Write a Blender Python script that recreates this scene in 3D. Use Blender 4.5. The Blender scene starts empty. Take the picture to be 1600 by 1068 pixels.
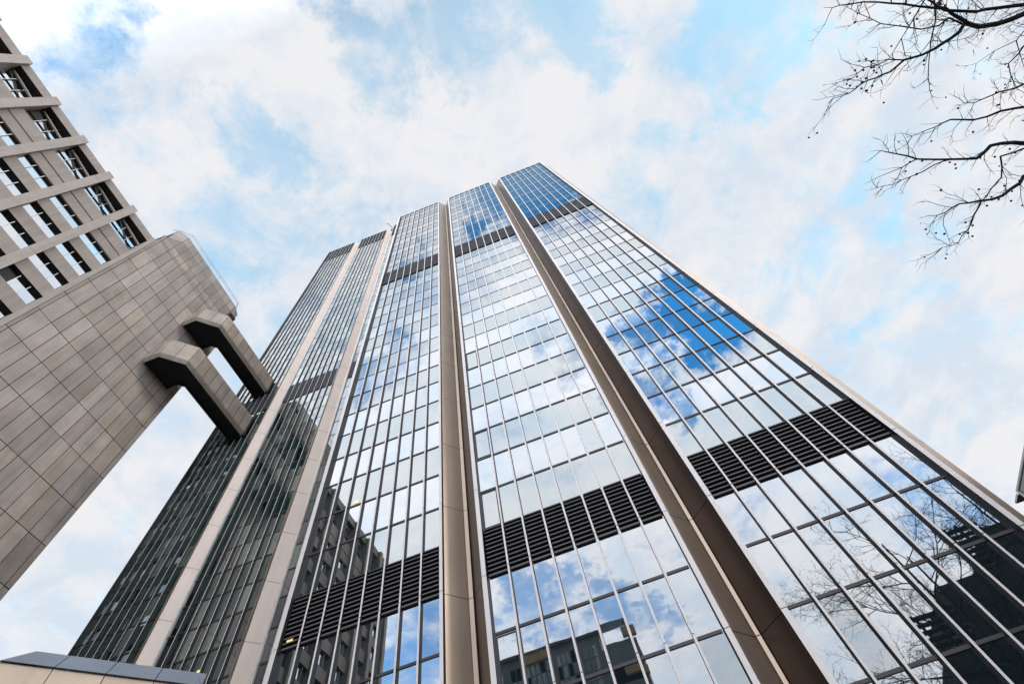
import bpy, math, random
from mathutils import Vector, Matrix
random.seed(11)
R = math.radians
S = 16.0            # metres per layout unit (distance from the viewer to the glass tower)
EYE = 1.6
sc = bpy.context.scene
col = sc.collection

# ---------------------------------------------------------------- camera
F_PX = 797.064
yaw, pitch, roll = R(-5.07503339), R(62.36256173), R(-16.14730352)
cy, sy, cp, sp = math.cos(yaw), math.sin(yaw), math.cos(pitch), math.sin(pitch)
fwd = Vector((sy*cp, cy*cp, sp)); r0 = Vector((cy, -sy, 0)); u0 = r0.cross(fwd)
rgt = r0*math.cos(roll) + u0*math.sin(roll); upv = -r0*math.sin(roll) + u0*math.cos(roll)
cam = bpy.data.cameras.new('camera'); camo = bpy.data.objects.new('camera', cam); col.objects.link(camo)
camo.matrix_world = Matrix(((rgt.x, upv.x, -fwd.x, 0), (rgt.y, upv.y, -fwd.y, 0), (rgt.z, upv.z, -fwd.z, EYE), (0, 0, 0, 1)))
cam.sensor_width = 36; cam.lens = F_PX/1600*36; cam.clip_start = 0.1; cam.clip_end = 5000
sc.camera = camo
def px(p):
    """picture position (1600 wide) and depth of a layout point; only used to rank panes by visible size"""
    d = Vector((p[0], p[1], p[2])); w = d.dot(fwd)
    if w <= 0: return None
    return 800+F_PX*d.dot(rgt)/w, 534-F_PX*d.dot(upv)/w

# ---------------------------------------------------------------- sky
SUN_EL, SUN_AZ = R(38), R(97)      # azimuth clockwise from +Y
wd = bpy.data.worlds.new('World'); sc.world = wd; wd.use_nodes = True
nt = wd.node_tree; N = nt.nodes; L = nt.links; N.clear()
def nd(t, **k):
    n = N.new(t)
    for a, b in k.items():
        if a.startswith('i_'): n.inputs[int(a[2:])].default_value = b
        else: setattr(n, a, b)
    return n
out = nd('ShaderNodeOutputWorld'); bg = nd('ShaderNodeBackground'); bg.inputs[1].default_value = 0.1
L.new(bg.outputs[0], out.inputs[0])
sky = nd('ShaderNodeTexSky', sky_type='NISHITA', sun_disc=False, sun_elevation=SUN_EL, sun_rotation=SUN_AZ, air_density=1.0, dust_density=0.3, ozone_density=1.6)
tint = nd('ShaderNodeMix', data_type='RGBA', blend_type='MULTIPLY'); tint.inputs[0].default_value = 1
L.new(sky.outputs[0], tint.inputs[6]); tint.inputs[7].default_value = (0.5, 3.9, 3.3, 1)   # replaced per direction below
tc = nd('ShaderNodeTexCoord')
nrm = nd('ShaderNodeVectorMath', operation='NORMALIZE'); L.new(tc.outputs['Generated'], nrm.inputs[0])
sep = nd('ShaderNodeSeparateXYZ'); L.new(nrm.outputs[0], sep.inputs[0])
def m(op, a, b=None, c=None, clamp=False):
    n = nd('ShaderNodeMath', operation=op); n.use_clamp = clamp
    for i, v in enumerate((a, b, c)):
        if v is None: continue
        if isinstance(v, (int, float)): n.inputs[i].default_value = v
        else: L.new(v, n.inputs[i])
    return n.outputs[0]
zz = m('MAXIMUM', m('ADD', sep.outputs[2], 0.12), 0.05)
cx_ = m('DIVIDE', sep.outputs[0], zz); cy_ = m('DIVIDE', sep.outputs[1], zz)
comb = nd('ShaderNodeCombineXYZ'); L.new(cx_, comb.inputs[0]); L.new(cy_, comb.inputs[1]); comb.inputs[2].default_value = 3.7
def noise(vec, scale, detail, rough, dist=0.0, off=(0, 0, 0)):
    a = nd('ShaderNodeVectorMath', operation='ADD'); L.new(vec, a.inputs[0]); a.inputs[1].default_value = off
    n = nd('ShaderNodeTexNoise'); n.inputs['Scale'].default_value = scale; n.inputs['Detail'].default_value = detail
    n.inputs['Roughness'].default_value = rough; n.inputs['Distortion'].default_value = dist
    L.new(a.outputs[0], n.inputs['Vector']); return n
n1 = noise(comb.outputs[0], 2.3, 9, 0.62, 0.25)
n2 = noise(comb.outputs[0], 8.0, 10, 0.66, 0.4, (5, 2, 1))
n3 = noise(comb.outputs[0], 5.0, 10, 0.66, 0.3, (1, 7, 4))
wob = noise(comb.outputs[0], 9.0, 8, 0.65, 0.0, (9, 1, 2))
wv = nd('ShaderNodeVectorMath', operation='MULTIPLY_ADD'); L.new(wob.outputs['Color'], wv.inputs[0]); wv.inputs[1].default_value = (.26, .26, .26)
off = nd('ShaderNodeVectorMath', operation='ADD'); L.new(nrm.outputs[0], off.inputs[0]); off.inputs[1].default_value = (-.13, -.13, -.13)
L.new(off.outputs[0], wv.inputs[2])
# openings in the cloud deck: direction, angular radius, depth
BL = [(-0.398,-0.195,0.897,0.045,0.55),(-0.355,-0.226,0.907,0.045,0.60),(-0.432,-0.173,0.885,0.050,0.40),(-0.080,-0.067,0.995,0.070,0.80),(0.037,-0.071,0.997,0.080,1.0),(0.069,-0.020,0.997,0.070,0.80),(0.214,-0.033,0.976,0.090,0.90),(0.110,0.010,0.994,0.050,0.60),(0.267,0.045,0.963,0.050,0.80),(0.429,0.109,0.897,0.070,0.80),(0.483,0.083,0.871,0.090,0.90),(0.502,0.118,0.857,0.060,0.70),(0.445,0.189,0.875,0.070,0.50),(0.411,0.241,0.879,0.050,0.40),(0.300,0.205,0.932,0.050,0.30),(-0.324,-0.059,0.944,0.050,0.70),(-0.308,-0.005,0.952,0.050,0.70),(-0.094,-0.106,0.990,0.050,0.50),(0.576,0.394,0.716,0.050,0.50),(0.606,0.515,0.606,0.050,0.35),(0.507,0.445,0.738,0.060,0.30),(-0.337,0.147,0.930,0.120,0.25),(0.256,-0.031,0.966,0.050,0.80),
(0.282,-0.533,0.798,0.060,1.70),(0.322,-0.524,0.789,0.050,1.70),(0.249,-0.493,0.833,0.040,1.20),(0.194,-0.514,0.835,0.050,1.00),(0.132,-0.516,0.846,0.040,1.00),(0.285,-0.457,0.843,0.035,1.30),(0.299,-0.577,0.760,0.030,0.60),(0.159,-0.593,0.790,0.050,1.00),(0.184,-0.637,0.748,0.040,0.90),(0.120,-0.220,0.968,0.035,1.60),(0.105,-0.232,0.967,0.075,1.60),(0.29,-0.52,0.80,0.085,1.3),(0.082,-0.219,0.972,0.030,1.60),(0.145,-0.253,0.956,0.030,1.60),(0.064,-0.201,0.978,0.030,1.50),(-0.021,-0.219,0.976,0.025,1.10),(0.001,-0.245,0.969,0.020,1.00),(-0.164,-0.249,0.955,0.030,0.70),(-0.093,-0.811,0.578,0.050,1.00),(-0.032,-0.836,0.548,0.060,1.10),(-0.183,-0.784,0.594,0.050,1.00),(-0.150,-0.812,0.563,0.050,0.90),(0.045,-0.854,0.519,0.040,1.10),(0.068,-0.778,0.625,0.050,0.50),(0.064,-0.526,0.848,0.050,0.60),(0.015,-0.488,0.873,0.040,0.50),(-0.336,-0.411,0.847,0.050,0.70),(-0.287,-0.413,0.864,0.040,0.70),(-0.246,-0.409,0.879,0.050,0.60),(-0.339,-0.725,0.600,0.080,0.80),(-0.396,-0.759,0.517,0.080,0.90),(-0.347,-0.323,0.881,0.040,0.60),(0.203,-0.809,0.551,0.050,0.40),(0.457,-0.749,0.479,0.080,0.50)]
acc = None
for bx_, by_, bz_, br_, bs_ in BL:
    dn = nd('ShaderNodeVectorMath', operation='DISTANCE'); L.new(wv.outputs[0], dn.inputs[0]); dn.inputs[1].default_value = (bx_, by_, bz_)
    mr = nd('ShaderNodeMapRange', interpolation_type='SMOOTHSTEP'); L.new(dn.outputs['Value'], mr.inputs[0])
    mr.inputs[1].default_value = br_*.45; mr.inputs[2].default_value = br_*1.6; mr.inputs[3].default_value = bs_; mr.inputs[4].default_value = 0
    acc = mr.outputs[0] if acc is None else m('MAXIMUM', acc, mr.outputs[0])
base = m('MULTIPLY_ADD', m('SUBTRACT', n1.outputs[0], 0.5), 1.3, m('MULTIPLY_ADD', m('MULTIPLY', m('SUBTRACT', m('MULTIPLY', sep.outputs[1], -1.0), 0.15), 5.0, clamp=True), 0.17, 0.76))      # large cloud masses
base = m('ADD', m('MULTIPLY', m('SUBTRACT', n2.outputs[0], 0.5), m('MULTIPLY_ADD', m('MULTIPLY', m('SUBTRACT', m('MULTIPLY', sep.outputs[1], -1.0), 0.15), 5.0, clamp=True), -1.1, 2.6)), base)       # puffs
cov = m('SUBTRACT', base, m('MULTIPLY', acc, 0.74))
fac = nd('ShaderNodeMapRange', interpolation_type='SMOOTHSTEP'); L.new(cov, fac.inputs[0])
fac.inputs[1].default_value = 0.0; fac.inputs[2].default_value = 0.85; fac.inputs[3].default_value = 0; fac.inputs[4].default_value = 1
ccol = nd('ShaderNodeMix', data_type='RGBA'); ccol.inputs[6].default_value = (6.9, 7.75, 8.8, 1); ccol.inputs[7].default_value = (8.75, 8.75, 9.0, 1)
cf = nd('ShaderNodeMapRange'); L.new(n3.outputs[0], cf.inputs[0]); cf.inputs[1].default_value = .40; cf.inputs[2].default_value = .58
L.new(cf.outputs[0], ccol.inputs[0])
# thin veil over the open patches ahead and overhead, clearer air behind the viewer
vl = m('MULTIPLY', m('SUBTRACT', 1.0, m('MULTIPLY', m('SUBTRACT', m('MULTIPLY', sep.outputs[1], -1.0), 0.1), 6.0, clamp=True)), 0.52)
vl = m('MAXIMUM', vl, m('MULTIPLY_ADD', m('MULTIPLY', m('SUBTRACT', m('MULTIPLY', sep.outputs[1], -1.0), 0.62), 6.0, clamp=True), 0.30, 0.02))
vl = m('MINIMUM', m('ADD', vl, m('MULTIPLY', m('MULTIPLY', m('SUBTRACT', 0.66, sep.outputs[2]), 2.5, clamp=True), m('MULTIPLY', m('ADD', sep.outputs[1], 0.05), 6.0, clamp=True))), 0.9)
veil = m('ADD', vl, m('MULTIPLY', fac.outputs[0], m('SUBTRACT', 1.0, vl)))
# added gain brightens the sky behind the viewer, lifting reflections and front faces
sgain = m('MULTIPLY_ADD', m('MAXIMUM', m('SUBTRACT', m('MULTIPLY', sep.outputs[1], -1.0), 0.15), 0.0), 4.6, 1.0)
csc = nd('ShaderNodeVectorMath', operation='SCALE'); L.new(ccol.outputs[2], csc.inputs[0]); L.new(sgain, csc.inputs['Scale'])
mx = nd('ShaderNodeMix', data_type='RGBA'); L.new(veil, mx.inputs[0]); L.new(tint.outputs[2], mx.inputs[6]); L.new(csc.outputs[0], mx.inputs[7])
L.new(mx.outputs[2], bg.inputs[0])
# deeper blue in the part of the sky behind the viewer
tm = nd('ShaderNodeMix', data_type='RGBA'); tm.inputs[6].default_value = (1.5, 3.55, 3.1, 1); tm.inputs[7].default_value = (0.13, 1.2, 1.75, 1)
L.new(m('MULTIPLY', m('SUBTRACT', m('MULTIPLY', sep.outputs[1], -1.0), 0.08), 5.0, clamp=True), tm.inputs[0])
tg = nd('ShaderNodeVectorMath', operation='SCALE'); L.new(tm.outputs[2], tg.inputs[0]); L.new(m('MULTIPLY', sgain, m('MULTIPLY_ADD', m('MAXIMUM', m('MULTIPLY', sep.outputs[0], -1.0), 0.0), 1.2, 1.0)), tg.inputs['Scale']); L.new(tg.outputs[0], tint.inputs[7])

# ---------------------------------------------------------------- sun (behind thin cloud, so a wide soft disc)
sl = bpy.data.lights.new('sun', 'SUN'); sl.energy = 1.3; sl.angle = R(14); sl.color = (1, .96, .9)
so = bpy.data.objects.new('sun', sl); col.objects.link(so)
sd = Vector((math.sin(SUN_AZ)*math.cos(SUN_EL), math.cos(SUN_AZ)*math.cos(SUN_EL), math.sin(SUN_EL)))
so.rotation_euler = sd.to_track_quat('Z', 'Y').to_euler(); so.location = (20, -20, 60)
sc.view_settings.view_transform = 'Standard'; sc.view_settings.look = 'None'; sc.view_settings.exposure = 0.0; sc.view_settings.gamma = 1
sc.cycles.max_bounces = 8; sc.cycles.glossy_bounces = 6; sc.cycles.diffuse_bounces = 3

# ---------------------------------------------------------------- materials
def mat(name, colr, rough=0.6, metal=0.0, var=0.0, vscale=1.0, bump=0.0, bscale=8.0, tilevar=0.0, streak=0.0, spec=0.5, emit=None):
    mt = bpy.data.materials.new(name); mt.use_nodes = True
    t = mt.node_tree; b = t.nodes['Principled BSDF']
    b.inputs['Roughness'].default_value = rough; b.inputs['Metallic'].default_value = metal
    b.inputs['Specular IOR Level'].default_value = spec
    c = (*colr, 1); b.inputs['Base Color'].default_value = c
    geo = t.nodes.new('ShaderNodeNewGeometry')
    last = None
    def mul(fac_socket, lo, hi):
        nonlocal last
        mr = t.nodes.new('ShaderNodeMapRange'); t.links.new(fac_socket, mr.inputs[0])
        mr.inputs[1].default_value = .3; mr.inputs[2].default_value = .7; mr.inputs[3].default_value = lo; mr.inputs[4].default_value = hi
        vm = t.nodes.new('ShaderNodeVectorMath'); vm.operation = 'SCALE'
        if last is None: vm.inputs[0].default_value = colr
        else: t.links.new(last, vm.inputs[0])
        t.links.new(mr.outputs[0], vm.inputs['Scale']); last = vm.outputs[0]
    if var:
        n = t.nodes.new('ShaderNodeTexNoise'); n.inputs['Scale'].default_value = vscale; n.inputs['Detail'].default_value = 6
        t.links.new(geo.outputs['Position'], n.inputs['Vector']); mul(n.outputs[0], 1-var, 1+var)
    if streak:
        mp = t.nodes.new('ShaderNodeMapping'); mp.inputs['Scale'].default_value = (2.2, 2.2, .12)
        t.links.new(geo.outputs['Position'], mp.inputs[0])
        n = t.nodes.new('ShaderNodeTexNoise'); n.inputs['Scale'].default_value = 1.3; n.inputs['Detail'].default_value = 5
        t.links.new(mp.outputs[0], n.inputs['Vector']); mul(n.outputs[0], 1-streak, 1+streak)
    if tilevar:
        at = t.nodes.new('ShaderNodeAttribute'); at.attribute_name = 'tone'
        vm = t.nodes.new('ShaderNodeVectorMath'); vm.operation = 'MULTIPLY'
        if last is None: vm.inputs[0].default_value = colr
        else: t.links.new(last, vm.inputs[0])
        t.links.new(at.outputs['Color'], vm.inputs[1]); last = vm.outputs[0]
    if last is not None: t.links.new(last, b.inputs['Base Color'])
    if bump:
        n = t.nodes.new('ShaderNodeTexNoise'); n.inputs['Scale'].default_value = bscale; n.inputs['Detail'].default_value = 4
        t.links.new(geo.outputs['Position'], n.inputs['Vector'])
        bp = t.nodes.new('ShaderNodeBump'); bp.inputs['Strength'].default_value = bump; bp.inputs['Distance'].default_value = .02
        t.links.new(n.outputs[0], bp.inputs['Height']); t.links.new(bp.outputs[0], b.inputs['Normal'])
    if emit:
        b.inputs['Emission Color'].default_value = (*emit[0], 1); b.inputs['Emission Strength'].default_value = emit[1]
    return mt

def glass(name, tintc, dark, refl, wave=0.003):
    """coated facade glass: mirror coat over a dark body, reflecting more at grazing angles; slight pillowing of the panes"""
    mt = bpy.data.materials.new(name); mt.use_nodes = True; t = mt.node_tree; t.nodes.clear()
    o = t.nodes.new('ShaderNodeOutputMaterial'); mix = t.nodes.new('ShaderNodeMixShader')
    g = t.nodes.new('ShaderNodeBsdfGlossy'); g.inputs['Color'].default_value = (*tintc, 1); g.inputs['Roughness'].default_value = 0.012
    d = t.nodes.new('ShaderNodeBsdfDiffuse'); d.inputs['Color'].default_value = (*dark, 1)
    lw = t.nodes.new('ShaderNodeLayerWeight'); lw.inputs['Blend'].default_value = 0.5
    mr = t.nodes.new('ShaderNodeMapRange'); pw = t.nodes.new('ShaderNodeMath'); pw.operation = 'POWER'; pw.inputs[1].default_value = (1.9 if 'rear' in name else 1.35) if refl < .5 else 1.0
    t.links.new(lw.outputs['Facing'], pw.inputs[0]); t.links.new(pw.outputs[0], mr.inputs[0])
    mr.inputs[3].default_value = refl; mr.inputs[4].default_value = 0.90 if refl < .5 else .98
    t.links.new(mr.outputs[0], mix.inputs[0]); t.links.new(d.outputs[0], mix.inputs[1]); t.links.new(g.outputs[0], mix.inputs[2])
    geo = t.nodes.new('ShaderNodeNewGeometry'); n = t.nodes.new('ShaderNodeTexNoise'); n.inputs['Scale'].default_value = 0.9; n.inputs['Detail'].default_value = 1.5
    t.links.new(geo.outputs['Position'], n.inputs['Vector'])
    bp = t.nodes.new('ShaderNodeBump'); bp.inputs['Strength'].default_value = 1.0; bp.inputs['Distance'].default_value = wave
    t.links.new(n.outputs[0], bp.inputs['Height']); t.links.new(bp.outputs[0], g.inputs['Normal'])
    t.links.new(mix.outputs[0], o.inputs[0]); return mt

M = {
 'vision': glass('vision_glass', (.93, .955, .98), (.008, .014, .017), .14, .0014),
 'spandrel': glass('spandrel_glass', (.76, .80, .81), (.016, .022, .024), .14, .0014),
 'vision_dim': glass('rear_vision_glass', (.92, .95, .99), (.012, .030, .027), .05, .0012),
 'spandrel_dim': glass('rear_spandrel_glass', (.82, .86, .89), (.022, .034, .030), .05, .0012),
 'office_glass': glass('office_glass', (.93, .96, 1.0), (.02, .03, .03), .88, .0008),
 'alu': mat('light_anodised_aluminium', (.66, .60, .575), .5, .1, var=.05, vscale=.8),
 'web': mat('dark_anodised_web', (.018, .017, .018), .5, .2),
 'bronze': mat('bronze_transom', (.045, .036, .036), .45, .4),
 'gasket': mat('black_gasket', (.008, .008, .009), .7),
 'louver': mat('dark_louver_blade', (.105, .097, .10), .5, .2),
 'louver_far': mat('far_louver_blade', (.05, .05, .058), .7),
 'groove': mat('bronze_beige_cladding', (.35, .265, .20), .40, .7, var=.07, vscale=.5, streak=.06),
 'pilaster': mat('pale_beige_panel', (.66, .545, .465), .5, .15, var=.04, vscale=.35, streak=.04),
 'stone': mat('weathered_panel_stone', (.268, .228, .205), .5, .1, var=.18, vscale=.45, streak=.12, tilevar=1, bump=.15, bscale=3),
 'concrete': mat('beige_precast_concrete', (.30, .252, .222), .75, 0, var=.08, vscale=.9, streak=.10, bump=.2, bscale=12),
 'concrete_light': mat('light_precast_rib', (.35, .30, .268), .65, 0, var=.06, vscale=1.1, streak=.08, bump=.15, bscale=12),
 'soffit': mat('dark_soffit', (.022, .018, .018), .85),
 'joint': mat('black_joint', (.012, .011, .011), .9),
 'under': mat('shade_black_underside', (.008, .009, .010), .8, 0),  # near-black colour holds the shade beneath the bridges
 'duct': mat('beige_metal_bridge_panel', (.315, .258, .210), .6, 0, var=.16, vscale=.7, streak=.10, tilevar=1),
 'steel': mat('galvanised_rail', (.30, .31, .32), .4, .7),
 'coping': mat('grey_blue_coping', (.20, .225, .275), .38, .5, var=.10, vscale=1.2),
 'buff': mat('buff_stone_slab', (.56, .44, .33), .7, 0, var=.10, vscale=1.8, streak=.07, bump=.2, bscale=25, tilevar=1),
 'bark': mat('dark_bark', (.022, .017, .019), .9, var=.2, vscale=6),
 'twig': mat('dark_twig', (.016, .012, .016), .9),
 'leaf': mat('withered_leaf', (.07, .035, .015), .8, var=.4, vscale=9),
 'paving': mat('grey_paving', (.17, .165, .155), .85, var=.15, vscale=.4, bump=.2, bscale=6),
 'asphalt': mat('asphalt', (.05, .05, .052), .9, var=.15, vscale=1.5),
 'paint': mat('road_paint', (.75, .75, .73), .7),
 'roof': mat('roof_gravel', (.2, .19, .18), .9, var=.1, vscale=3),
 'brick': mat('dark_brick', (.040, .050, .052), .8, var=.35, vscale=.7),
 'tan': mat('tan_render', (.95, .70, .42), .8, var=.15, vscale=.6),
 'slate': mat('slate_cladding', (.42, .50, .52), .6, .1, var=.12, vscale=.4, streak=.1),
 'slate_dark': mat('dark_green_slate', (.035, .045, .043), .6, var=.2, vscale=.6),
 'blue_glass': glass('blue_office_glass', (.75, .9, 1.0), (.72, .86, .95), .30, .001),
 'groove_shaded': mat('shaded_groove_panel', (.075, .058, .05), .25, .85, var=.1, vscale=.5),  # shade on the left-facing sides of the V recesses, put into the colour
 'blind': glass('pane_with_blind', (.80, .88, .86), (.10, .125, .105), .04, .0012),
 'clear': glass('pane_dark_room', (.88, .93, .97), (.004, .008, .010), .10, .0012),
 'lamp': mat('warm_ceiling_lamp', (.8, .6, .3), .5, emit=((1, .66, .3), .75)),
 'white': mat('white_paint', (.7, .7, .7), .5),
}

# ---------------------------------------------------------------- mesh helpers (all in layout units; scaled to metres on build)
class MB:
    def __init__(s): s.v = []; s.f = []; s.mi = []; s.mats = []; s.tone = []
    def mid(s, k):
        if k not in s.mats: s.mats.append(k)
        return s.mats.index(k)
    def face(s, pts, k, tone=(1, 1, 1)):
        n = len(s.v); s.v += [tuple(p) for p in pts]; s.f.append(tuple(range(n, n+len(pts)))); s.mi.append(s.mid(k)); s.tone.append(tone)
    def box(s, x0, x1, y0, y1, z0, z1, k, tone=(1, 1, 1), kx=None, faces='xXyYzZ'):
        n = len(s.v)
        s.v += [(x, y, z) for z in (z0, z1) for y in (y0, y1) for x in (x0, x1)]
        fs = {'z': (0, 2, 3, 1), 'Z': (4, 5, 7, 6), 'y': (0, 1, 5, 4), 'Y': (2, 6, 7, 3), 'x': (0, 4, 6, 2), 'X': (1, 3, 7, 5)}
        for c in faces:
            s.f.append(tuple(n+i for i in fs[c])); s.mi.append(s.mid((kx or {}).get(c, k))); s.tone.append(tone)
    def prism(s, poly, z0, z1, k, kb=None, kt=None, tone=(1, 1, 1)):
        """counter-clockwise plan polygon pulled from z0 to z1"""
        n = len(poly)
        for i in range(n):
            a, b = poly[i], poly[(i+1) % n]
            s.face([(a[0], a[1], z0), (b[0], b[1], z0), (b[0], b[1], z1), (a[0], a[1], z1)], k, tone)
        s.face([(p[0], p[1], z1) for p in poly], kt or k, tone)
        s.face([(p[0], p[1], z0) for p in reversed(poly)], kb or k, tone)
    def bar(s, a, b, w, k, n=4, w2=None):
        a = Vector(a); b = Vector(b); d = (b-a)
        if d.length < 1e-7: return
        d.normalize(); u = d.orthogonal().normalized(); v = d.cross(u); w2 = w if w2 is None else w2
        base = len(s.v)
        for c, rr in ((a, w), (b, w2)):
            for i in range(n):
                t = 2*math.pi*(i+.5)/n; s.v.append(tuple(c+u*math.cos(t)*rr+v*math.sin(t)*rr))
        for i in range(n):
            j = (i+1) % n; s.f.append((base+i, base+j, base+n+j, base+n+i)); s.mi.append(s.mid(k)); s.tone.append((1, 1, 1))
        s.f.append(tuple(base+i for i in reversed(range(n)))); s.mi.append(s.mid(k)); s.tone.append((1, 1, 1))
        s.f.append(tuple(base+n+i for i in range(n))); s.mi.append(s.mid(k)); s.tone.append((1, 1, 1))
    def mesh(s, name, origin=(0, 0, 0), sc_=S):
        me = bpy.data.meshes.new(name); ox, oy, oz = origin
        me.from_pydata([((x-ox)*sc_, (y-oy)*sc_, (z-oz)*sc_) for x, y, z in s.v], [], s.f)
        for k in s.mats: me.materials.append(M[k])
        me.polygons.foreach_set('material_index', s.mi)
        if any(t != (1, 1, 1) for t in s.tone) or any(k in ('stone', 'duct', 'buff') for k in s.mats):
            ca = me.color_attributes.new('tone', 'FLOAT_COLOR', 'CORNER'); arr = []
            for p in me.polygons: arr += list((*s.tone[p.index], 1))*p.loop_total
            ca.data.foreach_set('color', arr)
        me.update(); return me
    def build(s, name, parent=None, label=None, cat=None, origin=None, kind=None, group=None, smooth=False):
        """origin in layout units; parent must be an Empty made by thing()"""
        if origin is None: origin = ORI[parent.name] if parent else (0, 0, GZ)
        me = s.mesh(name, origin)
        if smooth: me.polygons.foreach_set('use_smooth', [True]*len(me.polygons))
        return place(name, me, parent, origin, label, cat, kind, group)
GZ = -EYE/S
ORI = {}
def world(o): return (o[0]*S, o[1]*S, o[2]*S+EYE)
def place(name, me, parent, origin, label=None, cat=None, kind=None, group=None):
    o = bpy.data.objects.new(name, me); col.objects.link(o)
    if parent:
        po = ORI[parent.name]; o.parent = parent
        o.location = tuple((origin[i]-po[i])*S for i in range(3))
    else: o.location = world(origin)
    ORI[o.name] = tuple(origin)
    if label: o['label'] = label
    if cat: o['category'] = cat
    if kind: o['kind'] = kind
    if group: o['group'] = group
    return o
def thing(name, origin, label, cat, group=None):
    o = bpy.data.objects.new(name, None); col.objects.link(o); o.location = world(origin); o.empty_display_size = 2
    ORI[o.name] = tuple(origin); o['label'] = label; o['category'] = cat
    if group: o['group'] = group
    return o
def part(mb, name, parent, **k): return mb.build(name, parent, origin=ORI[parent.name] if 'origin' not in k else k.pop('origin'), **k)

# ---------------------------------------------------------------- ground
g = MB(); g.box(-60, 60, -60, 60, GZ-.02, GZ, 'paving'); g.build('ground', kind='structure', origin=(0, 0, GZ))
g = MB(); g.box(-60, 60, -1.75, -1.15, GZ, GZ+.0003, 'asphalt', faces='Z'); g.build('road', kind='structure', origin=(0, 0, GZ))
g = MB()
for i in range(-40, 40): g.box(i*.4, i*.4+.2, -1.456, -1.446, GZ+.0003, GZ+.0006, 'paint', faces='Z')
g.build('road_marking', kind='structure', origin=(0, 0, GZ))
g = MB(); g.box(-60, 60, -1.15, -1.13, GZ, GZ+.0075, 'buff'); g.box(-60, 60, -1.77, -1.75, GZ, GZ+.0075, 'buff'); g.build('kerb', kind='structure', origin=(0, 0, GZ))

# ---------------------------------------------------------------- curtain wall towers
def pane(mb, x0, x1, z0, z1, y, k, w, t, jit, frame=False):
    a, b = random.gauss(0, jit), random.gauss(0, jit); xm, zm = (x0+x1)/2, (z0+z1)/2
    f = lambda x, z: (x, y+(x-xm)*a+(z-zm)*b, z)
    mb.face([f(x0, z0), f(x1, z0), f(x1, z1), f(x0, z1)], k)
    mb.box(x0+w/2+.0012, x1-w/2-.0012, y-.0012 if z0 > 2 else y-.0022, y-.0004, z0-t/2, z0+t/2, 'bronze', faces='xXyzZ')
    if frame:
        for q in ((x0+w/2+.002, x0+w/2+.0045, z0+t, z1-t), (x1-w/2-.0045, x1-w/2-.002, z0+t, z1-t)): mb.box(q[0], q[1], y-.0016, y-.0006, q[2], q[3], 'bronze')
        for q in ((z0+t, z0+t+.0025), (z1-t-.0025, z1-t)): mb.box(x0+w/2+.0045, x1-w/2-.0045, y-.0016, y-.0006, q[0], q[1], 'bronze')
def area(x0, x1, z0, z1, y):
    P = [px(p) for p in ((x0, y, z0), (x1, y, z0), (x1, y, z1), (x0, y, z1))]
    if any(p is None for p in P): return 0
    cxx = sum(p[0] for p in P)/4; cyy = sum(p[1] for p in P)/4
    if not (-5 < cxx < 1605 and -5 < cyy < 1073): return 0
    return abs(sum(P[i][0]*P[(i+1) % 4][1]-P[(i+1) % 4][0]*P[i][1] for i in range(4)))/2
def curtain(root, y, panels, rows, kv, ks, mw, md, jit, frames=()):
    cells = []
    for pi, (x0, x1, nb) in enumerate(panels):
        bw = (x1-x0)/nb
        for i in range(nb):
            for ri, (z0, z1, ty) in enumerate(rows):
                if ty in 'vs': cells.append((area(x0+i*bw, x0+(i+1)*bw, z0, z1, y), x0+i*bw, x0+(i+1)*bw, z0, z1, ty, (pi, i, ri) in frames))
                elif ty == 'l':
                    mb = MB(); a, b = x0+i*bw+mw/2+.0012, x0+(i+1)*bw-mw/2-.0012
                    n = round((z1-z0)/.0125); p = (z1-z0)/n; far = z0 > 3; lk = 'louver_far' if far else 'louver'; dp = .0015 if far else .004
                    for k in range(n):
                        zb = z0+k*p
                        mb.face([(a, y-.0055, zb+.0005), (b, y-.0055, zb+.0005), (b, y-.0045 if far else y-.0035, zb+p*(.8 if far else .42)), (a, y-.0045 if far else y-.0035, zb+p*(.8 if far else .42))], lk)
                        mb.face([(a, y-.0035, zb+p*.42), (b, y-.0035, zb+p*.42), (b, y+.004, zb+p*.9), (a, y+.004, zb+p*.9)], 'louver')
                        mb.face([(a, y+.004, zb), (b, y+.004, zb), (b, y-.0055, zb+.0005), (a, y-.0055, zb+.0005)], 'gasket')
                    mb.box(a, b, y+.0045, y+.006, z0, z1, 'gasket')
                    mb.box(a, b, y-.006, y+.004, z1-.0025, z1+.001, 'bronze'); mb.box(a, b, y-.006, y+.004, z0-.002, z0, 'bronze')
                    mb.build('louver_panel', root, origin=((a+b)/2, y, z0))
    cells.sort(key=lambda c: -c[0])
    rest = MB()
    for n, (ar, a, b, z0, z1, ty, fr) in enumerate(cells):
        mb = MB() if n < 100 else rest; kk = kv if ty == 'v' else ks; rr = random.random()
        if y > 1.5: kk = 'blind' if rr < .16 else ('clear' if rr < .34 else kk)
        elif ty == 'v' and rr < .05: kk = 'clear'
        pane(mb, a, b, z0, z1, y, kk, mw, (.0062 if z0 < 1.6 else .0045) * (1.5 if y > 1.5 else 1) if z0 < 3 else .0035, jit, fr)
        if n < 100: mb.build('window', root, origin=((a+b)/2, y, z0))
    rest.build('window_field', root, kind='stuff')
    zt = rows[-1][1]; zb = rows[0][0]
    me = None
    for x0, x1, nb in panels:
        for i in range(1, nb):
            x = x0+(x1-x0)*i/nb
            if me is None:
                mb = MB(); z = zb; k = 0
                while z < zt:
                    e = min(z+.287, zt)
                    mb.box(-mw/2, mw/2, -md, 0, z+.0008, e-.0008, 'alu', kx={'x': 'web', 'X': 'web'}); z = e
                mb.box(-mw*.42, mw*.42, -md*.93, .0005, zb, zt, 'gasket')
                me = mb.mesh('mullion', (0, 0, zb))
            place('mullion', me, root, (x, y, zb))
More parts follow.
